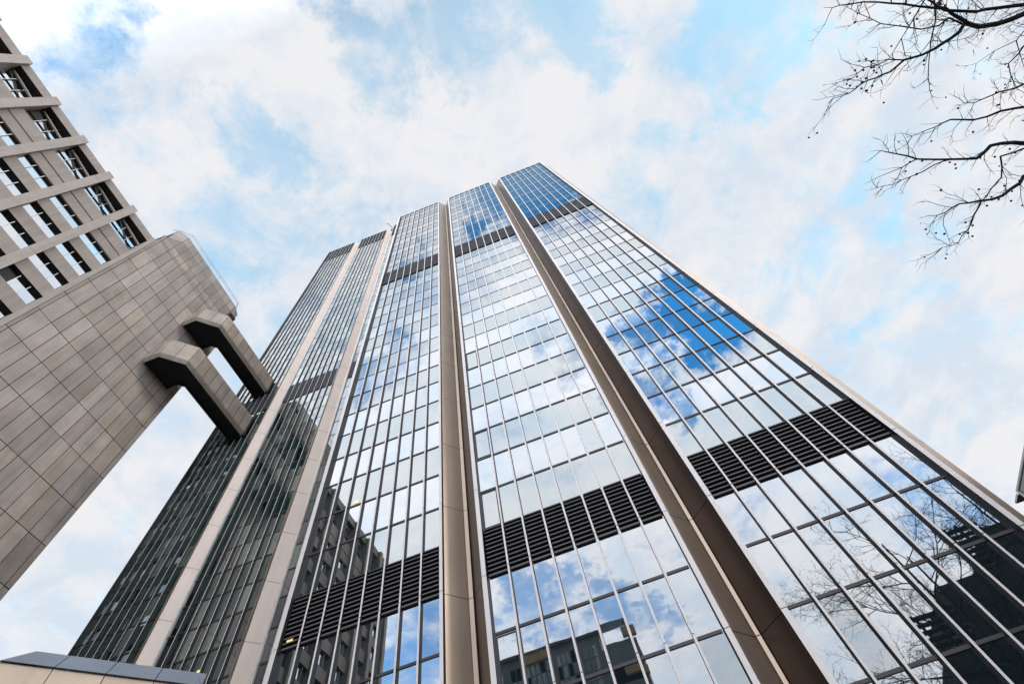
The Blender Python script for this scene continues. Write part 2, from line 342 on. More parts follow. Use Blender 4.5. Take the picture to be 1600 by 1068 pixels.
def vgroove(root, xa, xb, y, depth, half, z0, z1, zj, k='groove'):
    """45 degree V recess clad in metal sheets with open joints, a narrow strip at its bottom"""
    xc = (xa+xb)/2; mb = MB(); e = .0009
    js = [z0]+[zj+.287*i for i in range(-20, 40) if z0+.03 < zj+.287*i < z1-.03]+[z1]
    prof = [(xa, y), (xc-half, y+depth), (xc+half, y+depth), (xb, y)]
    for j in range(len(js)-1):
        a, b = js[j]+e, js[j+1]-e
        for q in range(3):
            p0, p1 = prof[q], prof[q+1]
            off = -.004 if q == 1 else 0
            mb.face([(p0[0], p0[1]+off, a), (p1[0], p1[1]+off, a), (p1[0], p1[1]+off, b), (p0[0], p0[1]+off, b)], 'groove_shaded' if q == 2 else k)
        mb.box(xc-half-.0005, xc-half, y+depth-.004, y+depth, a, b, k, faces='x'); mb.box(xc+half, xc+half+.0005, y+depth-.004, y+depth, a, b, k, faces='X')
    for q in range(3):
        p0, p1 = prof[q], prof[q+1]
        mb.face([(p0[0], p0[1]+.0015, z0), (p1[0], p1[1]+.0015, z0), (p1[0], p1[1]+.0015, z1), (p0[0], p0[1]+.0015, z1)], 'joint')
    mb.build('corner_recess', root)
def strip(root, xa, xb, y0, y1, z0, z1, zj, k='alu', name='edge_strip', kx=None):
    mb = MB(); js = [z0]+[zj+.287*i for i in range(-20, 40) if z0+.03 < zj+.287*i < z1-.03]+[z1]
    for j in range(len(js)-1): mb.box(xa, xb, y0, y1, js[j]+.0008, js[j+1]-.0008, k, kx=kx)
    mb.box(xa+.0008, xb-.0008, y0+.0012, y1+.0008, z0, z1, 'joint')
    mb.build(name, root)

# front tower
ft = thing('glass_tower', (-.06, 1.3, GZ), 'mirrored office tower with three wide glass bays split by deep beige V-shaped recesses', 'skyscraper')
rows = [(-.0201+.1415*i, -.0201+.1415*(i+1), 'v') for i in range(6)]+[(.8289, .9704, 'l')]
rows += [(.9704+.14144*i, .9704+.14144*(i+1), 's' if i % 2 == 0 else 'v') for i in range(17)]+[(3.375, 3.603, 'l')]
rows += [(3.603+.13854*i, 3.603+.13854*(i+1), 's' if i % 2 == 0 else 'v') for i in range(13)]
TOP = rows[-1][1]
panels = [(-.8365, -.4185, 8), (-.2995, .1394, 8), (.2587, .6915, 8)]
curtain(ft, 1.0, panels, rows, 'vision', 'spandrel', .0046, .0082, .0011, frames=((1, 0, 7), (1, 0, 9), (1, 0, 4), (1, 0, 13)))
for a, b in ((-.4185, -.410), (-.3110, -.2995), (.1394, .150), (.2470, .2587), (.6915, .7025)):
    strip(ft, a, b, .987, 1.001, GZ, TOP, .8289, kx={'x': 'web', 'X': 'web'})
strip(ft, -.8475, -.8365, .985, 1.001, GZ, TOP, .8289, kx={'X': 'web'})
strip(ft, -.857, -.8485, .992, 1.02, GZ, TOP, .8289, kx={'X': 'web'})
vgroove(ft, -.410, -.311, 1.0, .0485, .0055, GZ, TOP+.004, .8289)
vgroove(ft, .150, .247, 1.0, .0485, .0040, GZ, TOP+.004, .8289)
# right hand corner: chamfer going back, then side wall
mb = MB(); js = [GZ]+[.8289+.287*i for i in range(-4, 20) if GZ+.03 < .8289+.287*i < TOP-.03]+[TOP]
for j in range(len(js)-1):
    a, b = js[j]+.0009, js[j+1]-.0009
    mb.face([(.7045, 1.0, a), (.775, 1.0705, a), (.775, 1.0705, b), (.7045, 1.0, b)], 'groove')
    mb.face([(.775, 1.0705, a), (.775, 1.50, a), (.775, 1.50, b), (.775, 1.0705, b)], 'groove')
mb.face([(.7035, 1.003, GZ), (.7735, 1.0735, GZ), (.7735, 1.0735, TOP), (.7035, 1.003, TOP)], 'joint')
mb.face([(.7735, 1.0735, GZ), (.7735, 1.50, GZ), (.7735, 1.50, TOP), (.7735, 1.0735, TOP)], 'joint')
mb.build('corner_cladding', ft)
mb = MB(); mb.box(-.852, .768, 1.075, 1.50, GZ, TOP-.01, 'web'); 
for a, b in ((-.852, -.4187), (-.2993, .1392), (.2589, .70)): mb.box(a, b, 1.012, 1.0745, GZ, TOP-.01, 'web')
mb.build('core_body', ft)
mb = MB(); mb.prism([(-.853, 1.004), (-.4195, 1.004), (-.41, 1.004), (-.3605, 1.053), (-.311, 1.004), (.15, 1.004), (.1985, 1.053), (.247, 1.004), (.704, 1.004), (.772, 1.074), (.772, 1.502), (-.853, 1.502)], TOP-.009, TOP, 'roof')
for a, b in ((-.862, -.4185), (-.3105, .1495), (.2475, .703)): mb.box(a, b, .9965, 1.006, TOP+.0005, TOP+.005, 'web')
mb.build('roof', ft)
mb = MB(); 
for a, b in ((-.8365, -.4185), (-.2995, .1394), (.2587, .6915)): mb.box(a, b, 1.0005, 1.003, GZ, -.0245, 'web')
mb.build('lobby_wall', ft)
# a few ceiling lamps that show through the dim panes
for x, z in ((-.712, 1.262), (-.826, .845)):
    mb = MB(); mb.box(x, x+.016, .9985, .9995, z, z+.012, 'lamp'); mb.build('ceiling_lamp', ft, origin=(x, 1, z))

# rear tower
Y2 = 1.596
rt = thing('glass_tower', (-1.3, 2.0, GZ), 'mirrored tower standing behind on the left, with two pale beige stripes and black top band', 'skyscraper')
rows2 = [(.011+.1435*i, .011+.1435*(i+1), 'v' if i % 2 else 's') for i in range(24)]+[(3.455, 3.689, 'l')]
rows2 += [(3.689+.14448*i, 3.689+.14448*(i+1), 's' if i % 2 == 0 else 'v') for i in range(27)]+[(7.59, 8.03, 'l')]
curtain(rt, Y2, [(-2.492, -2.066, 8), (-1.954, -1.528, 8), (-1.418, -1.259, 3)], rows2, 'vision_dim', 'spandrel_dim', .0036, .0090, .0013)
for a, b in ((-2.066, -1.954), (-1.530, -1.418)):
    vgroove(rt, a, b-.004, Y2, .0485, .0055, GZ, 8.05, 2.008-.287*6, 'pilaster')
    strip(rt, b-.004, b, Y2-.008, Y2+.002, GZ, 8.03, 2.008-.287*6, 'alu', kx={'x': 'web'})
    strip(rt, a-.005, a, Y2-.008, Y2+.002, GZ, 8.03, 2.008-.287*6, 'groove', 'edge_strip', kx={'x': 'web'})
strip(rt, -2.500, -2.492, Y2-.014, Y2+.002, GZ, 8.03, .2, 'web')
mb = MB(); mb.box(-2.498, -.3, Y2+.055, 2.5, GZ, 8.02, 'web'); mb.build('core_body', rt)
mb = MB(); mb.box(-2.503, -.3, Y2+.056, 2.5, 8.031, 8.040, 'gasket')
for a, b in ((-2.503, -2.067), (-1.953, -1.531), (-1.417, -.3)): mb.box(a, b, Y2-.010, Y2+.0555, 8.031, 8.040, 'gasket')
mb.build("roof", rt)
for x, z in ((-1.90+.06, 1.02), (-1.71, 1.36), (-1.74, 1.035), (-1.63, 1.185)):
    mb = MB(); mb.box(x, x+.022, Y2-.0018, Y2-.0008, z, z+.014, 'lamp'); mb.build('ceiling_lamp', rt, origin=(x, Y2, z))
# window cleaning davit on its roof edge
dv = thing('roof_davit', (-1.45, Y2+.05, 8.055), 'small window-cleaning davit arm on the roof edge above the right-hand pale stripe', 'roof crane')
mb = MB(); mb.box(-1.475, -1.425, Y2+.01, Y2+.08, 8.056, 8.085, 'steel'); mb.build('base', dv)
mb = MB(); mb.bar((-1.45, Y2+.04, 8.08), (-1.45, Y2+.04, 8.17), .007, 'steel', 8); mb.bar((-1.45, Y2+.04, 8.165), (-1.50, Y2-.07, 8.19), .005, 'steel', 8); mb.bar((-1.50, Y2-.07, 8.19), (-1.52, Y2-.075, 8.12), .003, 'gasket', 6); mb.build('arm', dv)
mb = MB(); mb.box(-1.408, -1.36, Y2-.01, Y2+.06, 8.045, 8.16, 'gasket'); mb.build('housing', dv)

# ---------------------------------------------------------------- office building on the left
XW = -2.4
ob = thing('office_building', (XW-.5, -1.0, GZ), 'beige precast office block at the left edge with deep window strips and upright ribs', 'office building')
ribs = [-.016+.25*k+.025 for k in range(-9, 2)]
floors = [(3.542, 3.755)]+[(3.325-.2215*k, 3.427-.2215*k) for k in range(15)]
y0b, y1b = ribs[0]-.03, .25
def tone(lo=.9, hi=1.08): q = random.uniform(lo, hi); return (q, q, q)
for i, (z0, z1) in enumerate(floors):
    mb = MB()
    if i == 0:
        mb.box(XW-.13, XW, y0b, y1b, 3.636, 3.755, 'concrete'); mb.box(XW-.13, XW-.004, y0b, y1b, 3.542, 3.632, 'concrete')
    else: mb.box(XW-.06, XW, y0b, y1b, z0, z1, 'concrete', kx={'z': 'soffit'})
    mb.build('spandrel', ob, origin=(XW, -1, z0))
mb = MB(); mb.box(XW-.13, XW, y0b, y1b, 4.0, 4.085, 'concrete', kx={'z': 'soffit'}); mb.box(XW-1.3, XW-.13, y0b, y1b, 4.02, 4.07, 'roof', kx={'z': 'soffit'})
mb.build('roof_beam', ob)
rib = MB(); z = GZ
while z < 4.075:
    e = min(z+.4445, 4.078); rib.box(XW-.062, XW+.030, -.025, .025, z+.0008, e-.0008, 'concrete_light'); z = e
rib.box(XW-.062, XW+.0285, -.0235, .0235, GZ, 4.077, 'joint'); me = rib.mesh('rib', (XW, 0, GZ))
for y in ribs[:-1]: place('rib', me, ob, (XW, y, GZ))
rib = MB(); rib.box(XW-.062, XW+.012, -.013, .012, GZ, 4.077, 'concrete_light'); place('rib', rib.mesh('rib', (XW, 0, GZ)), ob, (XW, .249, GZ))
strut = MB(); strut.bar((XW-.012, .205, 3.90), (XW-.047, .02, 3.985), .008, 'concrete_light', 6); sme = strut.mesh('brace', (XW, 0, 3.9))
cells = []
for bi in range(len(ribs)-1):
    ya, yb = ribs[bi]+.025, ribs[bi+1]-.025
    for i in range(len(floors)-1 + 1):
        if i == 0: zb_, zt_, xr = 3.755, 4.0, XW-.055
        else:
            zb_, zt_ = floors[i][1], floors[i-1][0]; xr = XW-.0235
        p = px((XW, (ya+yb)/2, (zb_+zt_)/2)); vis = p is not None and -60 < p[0] < 1660 and -60 < p[1] < 1130
        cells.append((0 if vis else 1, -(p[0] if vis else 0), bi, i, ya, yb, zb_, zt_, xr))
    place('brace', sme, ob, (XW, ribs[bi+1]-.23, 3.9))
cells.sort(); rest = MB()
for n, (_, _, bi, i, ya, yb, zb_, zt_, xr) in enumerate(cells):
    mb = MB() if n < 100 else rest
    a = random.gauss(0, .002)
    w = (yb-ya)/3
    for k in range(3):
        q = random.gauss(0, .0025); c0, c1 = ya+k*w, ya+(k+1)*w
        if random.random() < .04: mb.face([(xr-.001, c0, zb_), (xr-.001, c1, zb_), (xr-.001, c1, zt_), (xr-.001, c0, zt_)], 'gasket')
        else: mb.face([(xr, c0, zb_), (xr+q*w, c1, zb_), (xr+q*w+a*.1, c1, zt_), (xr+a*.1, c0, zt_)], 'office_glass')
        if k: mb.box(xr+.001, xr+.014, c0-.0018, c0+.0018, zb_, zt_, 'steel')
    if i == 0:
        mb.box(xr-.002, xr+.006, ya, yb, zb_+.112, zb_+.118, 'gasket')
        mb.box(xr-.012, xr-.002, ya, yb, zb_, zt_, 'soffit')
    mb.box(xr+.0012, xr+.008, ya, yb, zt_-.006, zt_, 'gasket')
    if n < 100: mb.build('window', ob, origin=(XW, ya, zb_))
rest.build('window_field', ob, kind='stuff')
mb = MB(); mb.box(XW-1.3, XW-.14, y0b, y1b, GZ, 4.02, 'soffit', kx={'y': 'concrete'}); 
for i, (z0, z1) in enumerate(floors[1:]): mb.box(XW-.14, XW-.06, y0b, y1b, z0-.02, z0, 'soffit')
mb.box(XW-.14, XW, y0b-.02, y0b, GZ, 4.08, 'concrete'); mb.build('inner_body', ob)

# ---------------------------------------------------------------- windowless core clad in big panels
YC0, YC1 = .262, 1.138
co = thing('service_core', (XW-.6, .7, GZ), 'windowless core tower clad in weathered grey-brown panels, carrying two bridges', 'tower block')
ys = [YC0, .283, .365, .430, .497, .563, .630, .697, .762, .830, .897, .964, 1.033, 1.108, YC1]
zs = [GZ]+[2.359-.2235*k for k in range(10, 0, -1)]+[2.359, 2.582, 2.805, 3.028, 3.2505, 3.473, 3.6955, 3.918, 4.140, 4.170, 4.256]
zs = [z for i, z in enumerate(zs) if i == 0 or z > GZ+.05]
mb = MB()
for i in range(len(ys)-1):
    for j in range(len(zs)-1):
        t = random.gauss(1, .095); wm = random.choice((0, 0, .02, .04, .08)); h = random.gauss(0, .0006)
        e = .0017
        mb.box(XW-.01, XW+random.uniform(-.0006, .0006), ys[i]+e, ys[i+1]-e, zs[j]+e*1.2, zs[j+1]-e*1.2, 'stone', (t*(1+wm*.6), t*(1+wm*.1), t*(1-wm)), faces='XyYzZ')
mb.box(XW-.35, XW-.0035, YC0, YC1-.004, GZ, 4.256, 'joint')
mb.build('panel_wall', co)
# rear (far) end with window strips, seen in the mirror glass of the rear tower
XB = -3.7; mb = MB(); k = 0
zf = [GZ+.22*i for i in range(0, 20)]
for z in zf:
    mb.box(XB, XW-.012, YC1-.03, YC1, z, z+.115, 'slate_dark', kx={'z': 'soffit'})
mb.box(XB, XW-.35, YC0, YC1-.035, GZ, 4.25, 'soffit')
mb.build('end_wall', co)
nw = 0; mbs = MB()
for z in zf[:-1]:
    x = XB+.02
    while x < XW-.1:
        kk = 'office_glass' if random.random() < .35 else ('white' if random.random() < .5 else 'soffit')
        mbs.box(x, x+.075, YC1-.034, YC1-.020, z+.1155, z+.2195, kk); x += .085
        mbs.box(x-.0095, x-.0005, YC1-.034, YC1-.004, z+.1155, z+.2195, 'slate')
mbs.build('window_strip', co, kind='stuff')
# projecting cornice
d = .030; CY0, CY1 = .282, 1.100
ZA, ZB, ZC = 4.2565, 4.354, 4.472
C0 = [(XW, CY0), (XW, CY0), (XW, CY1), (XW, CY1)]
C = [(XW, CY0), (XW+d, CY0+.080), (XW+d, CY1-.080), (XW, CY1)]
mb = MB(); e = .0011
mb.prism([(XW-.002, CY0+.001), (XW+d-.003, CY0+.083), (XW+d-.003, CY1-.083), (XW-.002, CY1-.001), (XW-1.0, CY1-.001), (XW-1.0, CY0+.001)], ZB, ZC-.002, 'joint')
n_ = 10; yl = [CY0+.080+(CY1-CY0-.160)*i/n_ for i in range(n_+1)]
for i in range(n_):
    a, b = yl[i]+e, yl[i+1]-e
    mb.box(XW+d-.003, XW+d, a, b, ZB+e, ZC, 'stone', tone(.86, 1.1))
    mb.face([(XW, a, ZA+.001), (XW, b, ZA+.001), (XW+d, b, ZB-e), (XW+d, a, ZB-e)], 'stone', tone(.95, 1.2))  # sloping underside toned lighter, standing in for light bounced off the ground
mb.face([(XW-.003, CY0, ZA), (XW-.003, CY1, ZA), (XW+d-.003, CY1, ZB), (XW+d-.003, CY0+.08, ZB)], 'joint')
mb.face([(XW, CY0+e, ZA+.001), (XW, yl[0]-e, ZA+.001), (XW+d, yl[0]-e, ZB-e), (XW+.001, CY0+e, ZB-e)], 'stone', tone(1.0, 1.1))
mb.face([(XW, yl[-1]+e, ZA+.001), (XW, CY1-e, ZA+.001), (XW+.001, CY1-e, ZB-e), (XW+d, yl[-1]+e, ZB-e)], 'stone', tone(1.0, 1.1))
for (p, q) in (((XW, CY0), (XW+d, yl[0]-e)), ((XW+d, yl[-1]+e), (XW, CY1))):
    mb.face([(*p, ZB+e), (*q, ZB+e), (*q, ZC), (*p, ZC)], 'stone', (1.08, 1.08, 1.08))
mb.build('cornice', co)
rl = MB(); o_ = .006
P = [(-2.475, .262), (-2.434, .292), (-2.36, .365), (-2.36, 1.012), (-2.439, 1.085)]
for z in (4.512, 4.538):
    for i in range(len(P)-1): rl.bar((*P[i], z), (*P[i+1], z), .0014, 'steel', 6)
for p in [P[1], P[2], P[3], P[4]]+[(-2.36, .365+.128*i) for i in range(1, 5)]: rl.bar((*p, 4.46), (*p, 4.538), .0011, 'steel', 5)
rl.build('roof_rail', co)

# ---------------------------------------------------------------- two enclosed bridges from the core to the rear tower
def bridge(z0, z1, label):
    t = thing('skybridge', (-2.3, 1.2, z0), label, 'skybridge', 'enclosed bridges between core and rear tower')
    xo, xi, ye, yi, ch = -2.158, -2.291, .825, 1.071, .120
    yE = Y2-.018
    outer = [(XW+.004, ye), (xo-ch, ye), (xo, ye+ch), (xo, yE)]; inner = [(xi, yE), (xi, yi+.03), (xi-.03, yi), (XW+.004, yi)]
    bev = .016; poly = outer+inner
    def inset(pl, q):
        n = len(pl); res = []
        for i in range(n):
            a, b, c = Vector(pl[i-1]), Vector(pl[i]), Vector(pl[(i+1) % n])
            d1 = (b-a).normalized(); d2 = (c-b).normalized(); n1_ = Vector((-d1.y, d1.x)); n2_ = Vector((-d2.y, d2.x))
            k_ = q/(1+n1_.dot(n2_)); res.append(tuple(b+(n1_+n2_)*k_))
        return res
    ins = inset(poly, bev); ins[0] = (XW+.004, ins[0][1]); ins[-1] = (XW+.004, ins[-1][1]); ins[3] = (ins[3][0], yE); ins[4] = (ins[4][0], yE)
    # outside panels with joints
    mb = MB()
    def run(a, b, n, zt, zb, off):
        a = Vector(a); b = Vector(b); dd = (b-a); nn = Vector((dd.y, -dd.x)).normalized()*.002
        for i in range(n):
            p = a+dd*(i/n)+dd.normalized()*.0012; q = a+dd*((i+1)/n)-dd.normalized()*.0012
            mb.prism([tuple(p+nn), tuple(q+nn), tuple(q-nn), tuple(p-nn)], zb, zt, 'duct', tone=(lambda r: (r, r*.99, r*.97))(random.uniform(.78, 1.16)))
            if i: mb.prism([tuple(p+nn*1.6-dd.normalized()*.003), tuple(p+nn*1.6-dd.normalized()*.0012), tuple(p-nn), tuple(p-nn-dd.normalized()*.003)], zb, zt, 'bronze')
    run(outer[0], outer[1], 2, z1, z0+.014, 0); run(outer[1], outer[2], 2, z1, z0+.014, 0); run(outer[2], outer[3], 9, z1, z0+.014, 0)
    mb.build('wall_panel', t); mb = MB()
    run(inner[0], inner[1], 7, z1, z0+.014, 0); run(inner[1], inner[2], 1, z1, z0+.014, 0); run(inner[2], inner[3], 1, z1, z0+.014, 0)
    mb.build('wall_panel', t)
    # body, bevelled lower edge, underside with its shade in the colour
    mb = MB(); sh = inset(poly, .004); sh[0] = poly[0]; sh[-1] = poly[-1]; sh[3] = (sh[3][0], yE); sh[4] = (sh[4][0], yE)
    mb.prism(sh, z0+.012, z1-.003, 'joint', kt='roof'); mb.build('body', t)
    mb = MB(); n = len(poly)
    for i in range(n):
        if i in (3, 7): continue
        j = (i+1) % n; a, b, c, e = poly[i], poly[j], ins[j], ins[i]
        mb.face([(a[0], a[1], z0+.013), (b[0], b[1], z0+.013), (b[0], b[1], z0+.008), (a[0], a[1], z0+.008)], 'duct')
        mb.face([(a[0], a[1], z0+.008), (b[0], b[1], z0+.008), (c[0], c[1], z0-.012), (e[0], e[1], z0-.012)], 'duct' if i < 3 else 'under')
    mb.build('bevel_edge', t)
    mb = MB(); i2 = inset(ins, .001); i2[0] = ins[0]; i2[-1] = ins[-1]; i2[3] = ins[3]; i2[4] = ins[4]
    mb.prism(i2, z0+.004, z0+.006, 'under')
    for i in range(9): y = ye+.10+i*.08; mb.box(xi+.018, xo-.018, y, y+.004, z0-.004, z0+.004, 'joint') if y > yi+.03 else None
    mb.build('underside', t)
    mb = MB(); mb.box(xi-.01, xo+.012, yE-.004, yE+.005, z0-.02, z1+.01, 'under'); mb.build('collar', t)
bridge(3.728, 3.90, 'upper of the two beige elbow-shaped bridges, just under the core roof')
bridge(3.160, 3.357, 'lower of the two beige elbow-shaped bridges, nearer the picture bottom')

# ---------------------------------------------------------------- low wall with metal coping, bottom left
lw = thing('parapet_wall', (-.53, .33, GZ), 'low buff stone wall with sloping blue-grey metal coping in the bottom left corner', 'wall')
Z0 = .35; a0 = Vector((-.80, .200)); 
pA, pB = Vector((-.562, .312)), Vector((-.477, .398)); dv_ = (pB-pA).normalized(); nv = Vector((-dv_.y, dv_.x))
p0 = pA-dv_*.0095; L_ = .1745
mb = MB(); mc = MB(); t0 = 0; stp = .0435
while t0 < L_:
    t1 = min(t0+stp, L_); a = p0+dv_*(t0+.0004); b = p0+dv_*(t1-.0004)
    mb.prism([tuple(a), tuple(b), tuple(b+nv*.02), tuple(a+nv*.02)], GZ, Z0-.002, 'buff', tone=tone(.88, 1.1))
    q0, q1 = a, b; W = .0305
    u0_ = max(t0+.0004, .0139)-t0-.0004; u1_ = min(t1-.0004, L_-.0103)-t1+.0004      # mitred ends of the sloping sheet
    r0_, r1_ = q0+dv_*u0_+nv*W, q1+dv_*u1_+nv*W
    mc.face([(*q0, Z0), (*q1, Z0), (*r1_, Z0+.030), (*r0_, Z0+.030)], 'coping')
    mc.face([(*(q0-nv*.002), Z0-.001), (*(q1-nv*.002), Z0-.001), (*q1, Z0), (*q0, Z0)], 'coping')
    mc.face([(*r0_, Z0+.030), (*r1_, Z0+.030), (*(r1_+nv*.10), Z0+.030), (*(r0_+nv*.10), Z0+.030)], 'coping')
    t0 = t1
e_ = p0+dv_*L_; mb.prism([tuple(p0+nv*.002), tuple(e_+nv*.002), tuple(e_+nv*.09), tuple(p0+nv*.09)], GZ, Z0-.003, 'joint')
W = .0305
for c_, k_ in ((p0, .0139), (e_, -.0103)):
    mc.face([(*c_, Z0), (*(c_+dv_*k_+nv*W), Z0+.030), (*(c_+dv_*k_+nv*(W+.1)), Z0+.030), (*(c_+nv*(W+.1)), Z0)], 'coping')
mb.build('stone_face', lw); mc.build('coping', lw)

# ---------------------------------------------------------------- building whose roof corner shows at the right edge
rb = thing('corner_building', (1.6, 1.4, GZ), 'dark building with a white-edged flat roof, only its corner at the right edge', 'building')
xr = 1.3; zr = 1.045
mb = MB(); mb.box(xr+.004, xr+1.2, .2, 1.713, GZ, zr-.002, 'spandrel_dim'); mb.build('body', rb)
mb = MB(); mb.box(xr, xr+1.2, .19, 1.717, zr-.002, zr+.004, 'white'); mb.box(xr-.0005, xr+.004, 1.709, 1.717, GZ, zr-.002, 'white'); mb.build('roof_edge', rb)
mb = MB(); mb.box(xr-.006, xr+.03, 1.717, 1.760, zr-.010, zr-.004, 'alu', kx={'z': 'soffit'}); mb.build('ledge', rb, origin=(xr, 1.72, zr))
for k in range(6):
    z1 = zr-.03-k*.16; mb = MB()
    for i in range(12): mb.box(xr+.001, xr+.0035, .25+i*.12, .34+i*.12, z1-.11, z1, 'office_glass')
    mb.build('window_row', rb, origin=(xr, .25, z1-.11))

# ---------------------------------------------------------------- buildings across the street (seen mirrored in the glass)
mbd = thing('apartment_building', (-.75, -2.8, GZ), 'slate and glass building with tan roof boxes, reflected low in the middle glass bay', 'building')
yb = -2.5
def fx(v): return v*1.5
mb = MB(); mb.box(-1.75, -.075, yb-1.0, yb, GZ, 2.60, 'slate'); mb.box(-1.75, -.40, yb-1.0, yb, 2.60, 2.80, 'slate'); mb.box(-.40, -.075, yb-1.0, yb-.02, 2.60, 2.66, 'slate'); mb.build('wall', mbd)
mb = MB(); mb.box(-1.78, -.39, yb-1, yb+.03, 2.80, 2.825, 'concrete'); mb.box(-.39, -.13, yb-.06, yb+.02, 2.80, 2.825, 'slate'); mb.box(-.135, -.12, yb-.06, yb+.02, 2.66, 2.825, 'slate'); mb.build('roof', mbd)
for a, b, c, e in ((-1.08, -.84, 2.715, 2.795), (-.18, -.06, 2.66, 2.74), (-.26, -.06, 2.34, 2.40)):
    mb = MB(); mb.box(a, b, yb, yb+.035, c, e, 'tan'); mb.build('tan_box', mbd, origin=(a, yb, c))
for r_ in range(14):
    for (a, b, n) in ((-1.68, -1.30, 8), (-1.24, -.84, 8), (-.80, -.44, 8)):
        mb = MB(); w = (b-a)/n; z1 = 2.71-r_*.105
        for i in range(n): mb.box(a+i*w+.006, a+(i+1)*w-.006, yb+.001, yb+.006, z1-.095, z1, 'blue_glass' if random.random() < .86 else 'soffit')
        mb.build('window', mbd, origin=(a, yb, z1-.095))
    mb = MB(); z1 = 2.42-r_*.36
    if z1 > .2: mb.box(-.36, -.14, yb+.001, yb+.004, z1-.12, z1, 'soffit'); mb.box(-.13, -.10, yb+.001, yb+.006, z1-.1, z1, 'office_glass'); mb.build('window', mbd, origin=(-.36, yb, z1-.12))
db = thing('brick_building', (1.9, -1.6, GZ), 'dark brick building with ladders and stepped roof, reflected in the right glass bay', 'building')
yb = -1.0-.85
K_ = (2-yb)/3.0
mb = MB(); mb.box(1.28*K_, 3.6*K_, yb-.8, yb, GZ, 1.22*K_, 'brick'); mb.box(1.50*K_, 3.6*K_, yb-.8, yb-.02, 1.22*K_, 1.50*K_, 'brick'); mb.box(1.95*K_, 3.6*K_, yb-.8, yb-.04, 1.50*K_, 1.72*K_, 'brick'); mb.build('wall', db)
mb = MB()
for x, za, zb2 in ((1.33*K_, 1.22*K_, 1.42*K_), (1.80*K_, 1.50*K_, 1.80*K_)):
    for q in (0, .09, .18): mb.box(x+q, x+q+.014, yb-.1, yb-.08, za, zb2, 'gasket')
    z = za+.03
    while z < zb2: mb.box(x-.04, x+.24, yb-.11, yb-.07, z, z+.012, 'gasket'); z += .045
mb.build('ladder_frame', db)
for r_ in range(5):
    mb = MB()
    for i in range(14): mb.box(1.36*K_+i*.2, 1.36*K_+i*.2+.09, yb+.001, yb+.004, 0.95*K_-r_*.3, 1.05*K_-r_*.3, 'office_glass' if random.random() < .08 else 'soffit')
    mb.build('window_row', db, origin=(1.36*K_, yb, 0.95*K_-r_*.3))

# ---------------------------------------------------------------- bare trees (metres)
LIMBS={'A':[(10.36,2.27,9.20),(9.98,2.35,9.26),(9.40,2.32,9.14),(8.85,2.20,8.94),(8.55,2.05,8.85),(8.44,1.91,8.93),(8.27,1.73,8.96),(7.88,1.51,8.82),(7.43,1.26,8.62)],
'A2':[(10.94,2.43,9.60),(10.39,2.30,9.66),(9.78,2.16,9.54),(9.18,2.04,9.34),(8.53,1.81,9.25),(8.37,1.71,9.33),(7.85,1.47,9.36),(7.31,1.28,9.22),(6.65,1.12,9.02),(6.35,1.07,8.97)],
'B':[(8.85,2.20,8.94),(8.70,2.09,9.06),(8.36,2.21,8.94),(7.92,2.22,8.74),(7.61,2.22,8.65),(7.37,2.21,8.73),(7.16,2.32,8.76),(6.80,2.29,8.62),(6.40,2.24,8.42),(6.16,2.30,8.37),(5.94,2.31,8.45)],
'B2':[(7.37,2.21,8.73),(7.15,2.12,8.80),(6.76,2.11,8.82),(6.48,2.19,8.74),(6.17,2.14,8.65)],
'A3':[(8.85,2.20,8.94),(8.52,1.93,9.16),(8.23,1.96,9.04),(7.75,1.87,8.84),(7.24,1.65,8.75),(6.87,1.41,8.83),(6.58,1.18,8.86)],
'C':[(10.67,4.07,9.00),(9.98,3.91,9.06),(9.40,3.77,8.94),(8.70,3.66,8.74),(8.18,3.46,8.65),(7.98,3.52,8.73),(7.58,3.54,8.76)],
'D':[(10.21,4.62,8.50),(9.52,4.36,8.56),(9.09,4.18,8.44),(8.55,4.01,8.24),(8.23,4.10,8.15),(7.86,3.99,8.23),(7.24,3.76,8.26),(6.77,3.48,8.12),(6.33,3.24,7.92)],
'D2':[(7.86,3.99,8.23),(7.55,3.97,8.24),(7.05,3.98,8.15),(6.64,3.95,8.05),(6.38,3.91,8.06)],
'D3':[(7.24,3.76,8.26),(7.0,3.82,8.28),(6.45,3.81,8.22)],
'E':[(9.52,4.47,7.90),(8.93,4.65,7.96),(8.58,4.73,7.84),(8.07,4.67,7.64),(7.77,4.56,7.55),(7.47,4.52,7.63),(7.26,4.60,7.66),(6.83,4.46,7.52)],
'E2':[(7.77,4.56,7.55),(7.73,4.83,7.62),(7.57,5.02,7.55),(7.30,5.10,7.42),(7.02,5.08,7.42)],
'F':[(11.17,3.68,9.40),(10.36,3.64,9.46),(9.88,3.59,9.34),(9.43,3.50,9.14),(8.99,3.48,9.05),(8.88,3.45,9.13)],
'G':[(9.83,4.34,8.20),(9.20,4.30,8.26),(8.65,4.22,8.14),(8.50,4.50,7.94),(8.13,4.73,7.85)],
'H':[(10.93,3.05,9.50),(10.37,2.98,9.56),(9.98,3.15,9.44),(10.01,3.61,9.24)]}
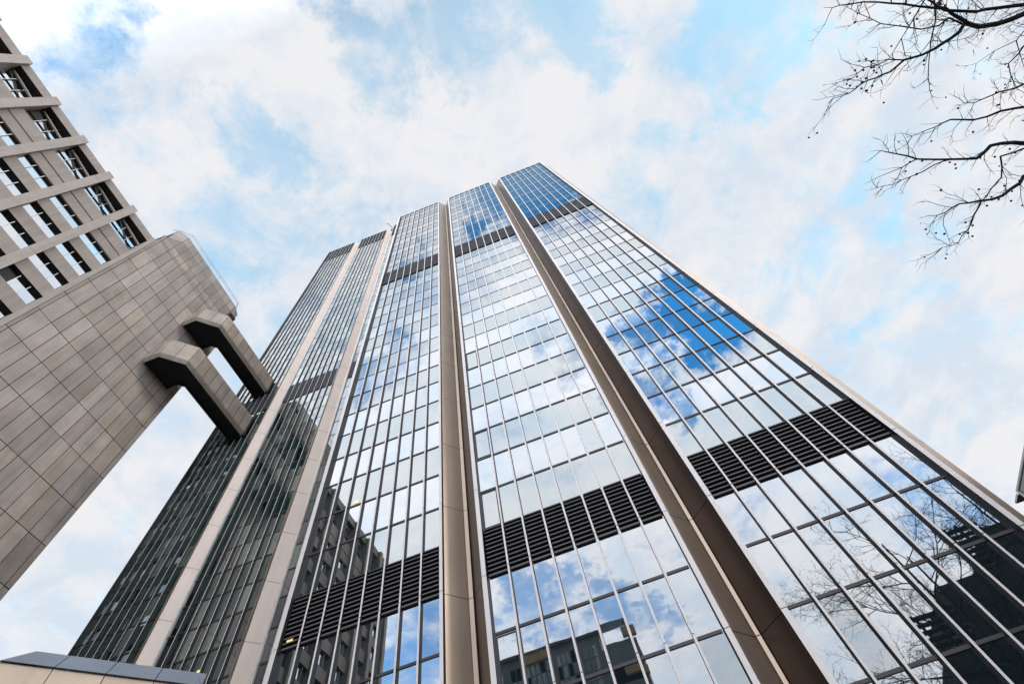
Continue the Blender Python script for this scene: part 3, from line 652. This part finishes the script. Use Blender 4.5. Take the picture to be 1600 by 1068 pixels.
class Tree:
    def __init__(s): s.wood = MB(); s.twig = MB(); s.leaf = MB(); s.ball = MB()
    def poly(s, pts, r0, r1, k='bark', n=6):
        mb = s.wood if k == 'bark' else s.twig
        m_ = len(pts)-1
        for i in range(m_): mb.bar(pts[i], pts[i+1], r0+(r1-r0)*i/m_, k, n, r0+(r1-r0)*(i+1)/m_)
    def walk(s, p, d, ln, r, seg, wob_, lvl, droop=0.0, dens=1.0):
        pts = [Vector(p)]; d = Vector(d).normalized(); n = max(2, int(ln/seg))
        for i in range(n):
            d = (d+Vector((random.gauss(0, wob_), random.gauss(0, wob_), random.gauss(0, wob_)-droop))).normalized(); pts.append(pts[-1]+d*(ln/n))
        s.poly(pts, r, r*.35, 'bark' if r > .02 else 'twig', 6 if r > .05 else (5 if r > .02 else 3))
        if lvl > 0:
            for i in range(1, n+1):
                for _ in range(2 if random.random() < .6*dens else 1):
                    if random.random() < .80*dens:
                        ax = Vector((random.gauss(0, 1), random.gauss(0, 1), random.gauss(0, 1))); q = (pts[i]-pts[i-1]).normalized()
                        ax = (ax-q*ax.dot(q)).normalized(); nd_ = (q*.75+ax*random.uniform(.45, .95)).normalized()
                        s.walk(pts[i], nd_, ln*random.uniform(.28, .5), max(.0032 if lvl < 3 and ln < 1 and p[2] < 12 else .0065, r*.5), seg*.62, wob_*1.1, lvl-1, droop, dens)
        else: s.tips(pts)
        return pts
    def tips(s, pts):
        e = pts[-1]
        if random.random() < .10: s.seed(e+Vector((random.gauss(0, .03), random.gauss(0, .03), -random.uniform(.03, .10))), random.uniform(.014, .022))
        if random.random() < .03: s.leafat(e, random.uniform(.03, .06))
    def seed(s, c, r):
        n = len(s.ball.v); s.ball.v += [tuple(c+Vector(v)*r) for v in OCT]; 
        for f in OCTF: s.ball.f.append(tuple(n+i for i in f)); s.ball.mi.append(s.ball.mid('twig')); s.ball.tone.append((1, 1, 1))
    def leafat(s, c, w):
        a = Vector((random.gauss(0, 1), random.gauss(0, 1), random.gauss(0, 1))).normalized(); b = a.orthogonal().normalized(); c = Vector(c); k = a.cross(b)
        s.leaf.face([c, c+a*w*.5+b*w*.35, c+a*w+k*w*.25], 'leaf'); s.leaf.face([c, c+a*w+k*w*.25, c+a*w*.5-b*w*.35+k*w*.2], 'leaf')
    def make(s, origin, label, group=None):
        o3 = ((origin[0])/S, origin[1]/S, GZ)
        t = thing('bare_tree', o3, label, 'tree', group)
        for mb, nm, kd in ((s.wood, 'trunk', None), (s.twig, 'crown', None), (s.leaf, 'withered_leaf', 'stuff'), (s.ball, 'seed_ball', 'stuff')):
            if not mb.f: continue
            me = mb.mesh(nm, (origin[0], origin[1], -EYE), 1.0); place(nm, me, t, o3, kind=kd)
OCT = []; OCTF = []
ph = (1+5**.5)/2
for a, b in ((1, ph), (-1, ph), (1, -ph), (-1, -ph)): OCT += [(0, a, b), (a, b, 0), (b, 0, a)]
OCT = [tuple(c/math.sqrt(1+ph*ph) for c in v) for v in OCT]
for i in range(12):
    for j in range(i+1, 12):
        for k in range(j+1, 12):
            vi, vj, vk = Vector(OCT[i]), Vector(OCT[j]), Vector(OCT[k])
            if max((vi-vj).length, (vj-vk).length, (vi-vk).length) < 1.1:
                OCTF.append((i, j, k) if (vj-vi).cross(vk-vi).dot(vi) > 0 else (i, k, j))
random.seed(5)
T = Tree(); V = Vector
base = V((15.5, 3.2, -EYE)); fork = V((15.2, 3.3, 3.0)); mid1 = V((14.6, 3.2, 6.2)); top1 = V((15.8, 2.6, 9.5))
T.poly([base, V((15.45, 3.2, -1.0)), V((15.3, 3.3, .8)), fork], .34, .25, n=12); T.poly([fork, V((14.9, 3.2, 4.6)), mid1], .22, .15, n=9)
T.poly([fork, V((15.6, 3.0, 6)), top1, V((16.2, 2.4, 12.5))], .19, .07, n=8)
T.poly([mid1, V((13.2, 2.8, 8.1)), V((11.8, 2.5, 9.1)), V(LIMBS['A'][0])], .11, .045)
T.poly([V((13.2, 2.8, 8.1)), V((12.2, 2.6, 9.2)), V(LIMBS['A2'][0])], .06, .030)
T.poly([V((11.8, 2.5, 9.1)), V(LIMBS['H'][0])], .03, .02)
T.poly([mid1, V((13.4, 3.8, 7.6)), V((12.2, 4.1, 8.5)), V(LIMBS['C'][0])], .09, .03); T.poly([V((12.2, 4.1, 8.5)), V(LIMBS['F'][0])], .035, .022)
T.poly([V((13.4, 3.8, 7.6)), V((11.8, 4.5, 8.2)), V(LIMBS['D'][0])], .07, .04); T.poly([V((11.8, 4.5, 8.2)), V(LIMBS['G'][0])], .03, .02)
T.poly([mid1, V((12.6, 4.2, 6.9)), V((10.8, 4.5, 7.6)), V(LIMBS['E'][0])], .07, .030)
RR = {'A': (.040, .010), 'A2': (.026, .005), 'B': (.024, .004), 'B2': (.009, .003), 'A3': (.013, .003), 'C': (.022, .004), 'D': (.032, .005), 'D2': (.009, .003), 'D3': (.008, .003), 'E': (.026, .004), 'E2': (.010, .003), 'F': (.018, .004), 'G': (.015, .006), 'H': (.014, .004)}
for k, pts in LIMBS.items():
    pts = [V(p) for p in pts]; r0_, r1_ = RR[k]
    fine = []
    for i in range(len(pts)-1):
        fine += [pts[i], (pts[i]+pts[i+1])/2+V((random.gauss(0, .012), random.gauss(0, .012), random.gauss(0, .02)))]
    fine.append(pts[-1]); T.poly(fine, r0_*1.35, r1_*1.2, 'bark' if r0_ > .02 else 'twig', 6)
    main = (pts[-1]-pts[0]).normalized()
    for i, p in enumerate(fine[1:]):
        for _ in range(2):
            if random.random() < .62:
                q = (fine[i+1]-fine[i]).normalized(); sgn = random.choice((-1, 1))
                side = V((q.y, -q.x, random.gauss(0, .35)))*sgn
                T.walk(p, (q*.8+side*random.uniform(.4, .9)), random.uniform(.18, .58), .0066, .10, .17, 1, .0, .85)
    T.walk(fine[-1], main, .18, .0048, .1, .15, 1, 0, .7)
# clusters of hanging seed balls and stray leaves near some limb ends
for k, i in (('B', 8), ('B', 8), ('B2', 2), ('B2', 3), ('B2', 2), ('D2', 2), ('D', 5), ('E2', 2), ('F', 3), ('A', 6), ('D', 6), ('G', 2), ('E', 3)):
    p = V(LIMBS[k][min(i, len(LIMBS[k])-1)])
    for _ in range(3): T.seed(p+V((random.gauss(0, .12), random.gauss(0, .12), -random.uniform(.0, .15))), .020)
for k, i in (('A2', 6), ('A2', 8), ('A3', 5), ('B', 5), ('D2', 4), ('D', 4), ('F', 2), ('C', 2), ('A', 7), ('B', 7)): T.leafat(V(LIMBS[k][min(i, len(LIMBS[k])-1)])+V((.05, .04, -.03)), .13)
# the rest of the crown, away from the picture
for i in range(8):
    an = random.uniform(-1.3, .7); T.walk(V((15.9, 2.7, 8.0+i*.55)), (math.cos(an)*.8, math.sin(an)*.8-.1, .8), random.uniform(3, 4.5), .06, .6, .12, 3, 0, .75)
T.make((15.5, 3.2), 'bare tree reaching in from the upper right with seed balls and a few withered leaves')
# second tree across the forecourt, seen in the mirror glass
def street_tree(x, y, h, label, spread=1.0, seed_=1, lv=3):
    random.seed(seed_); t = Tree(); b0 = V((x, y, -EYE)); f0 = V((x+.1, y, h*.22)); t.poly([b0, V((x, y, -1)), f0], .30, .22, n=10)
    p = t.poly; pts = [f0, V((x-.2, y+.2, h*.45)), V((x+.1, y, h*.72)), V((x, y+.1, h*.92))]; p(pts, .2, .05, n=7)
    for i in range(15):
        q = i/14; st = pts[0].lerp(pts[3], q*.95); an = i*2.4; up = .35+.5*q
        t.walk(st, (math.cos(an), math.sin(an), up), spread*h*(.42-.22*q)*random.uniform(.85, 1.15), .085*(1-q*.5), h*.040, .13, lv, 0, 1.22)
    print('TREE faces', len(t.wood.f)+len(t.twig.f)); t.make((x, y), label)
street_tree(17.8, -5.0, 24, 'large bare tree behind the viewer, mirrored in the right glass bay', .95, 21, 4)
street_tree(20.5, -9.0, 25, 'slender bare tree farthest behind the viewer, mirrored in the right glass bay', .8, 33, 4)
street_tree(25.0, -5.0, 26, 'taller bare tree behind the viewer at the far right, mirrored in the right glass bay', 1.0, 8)
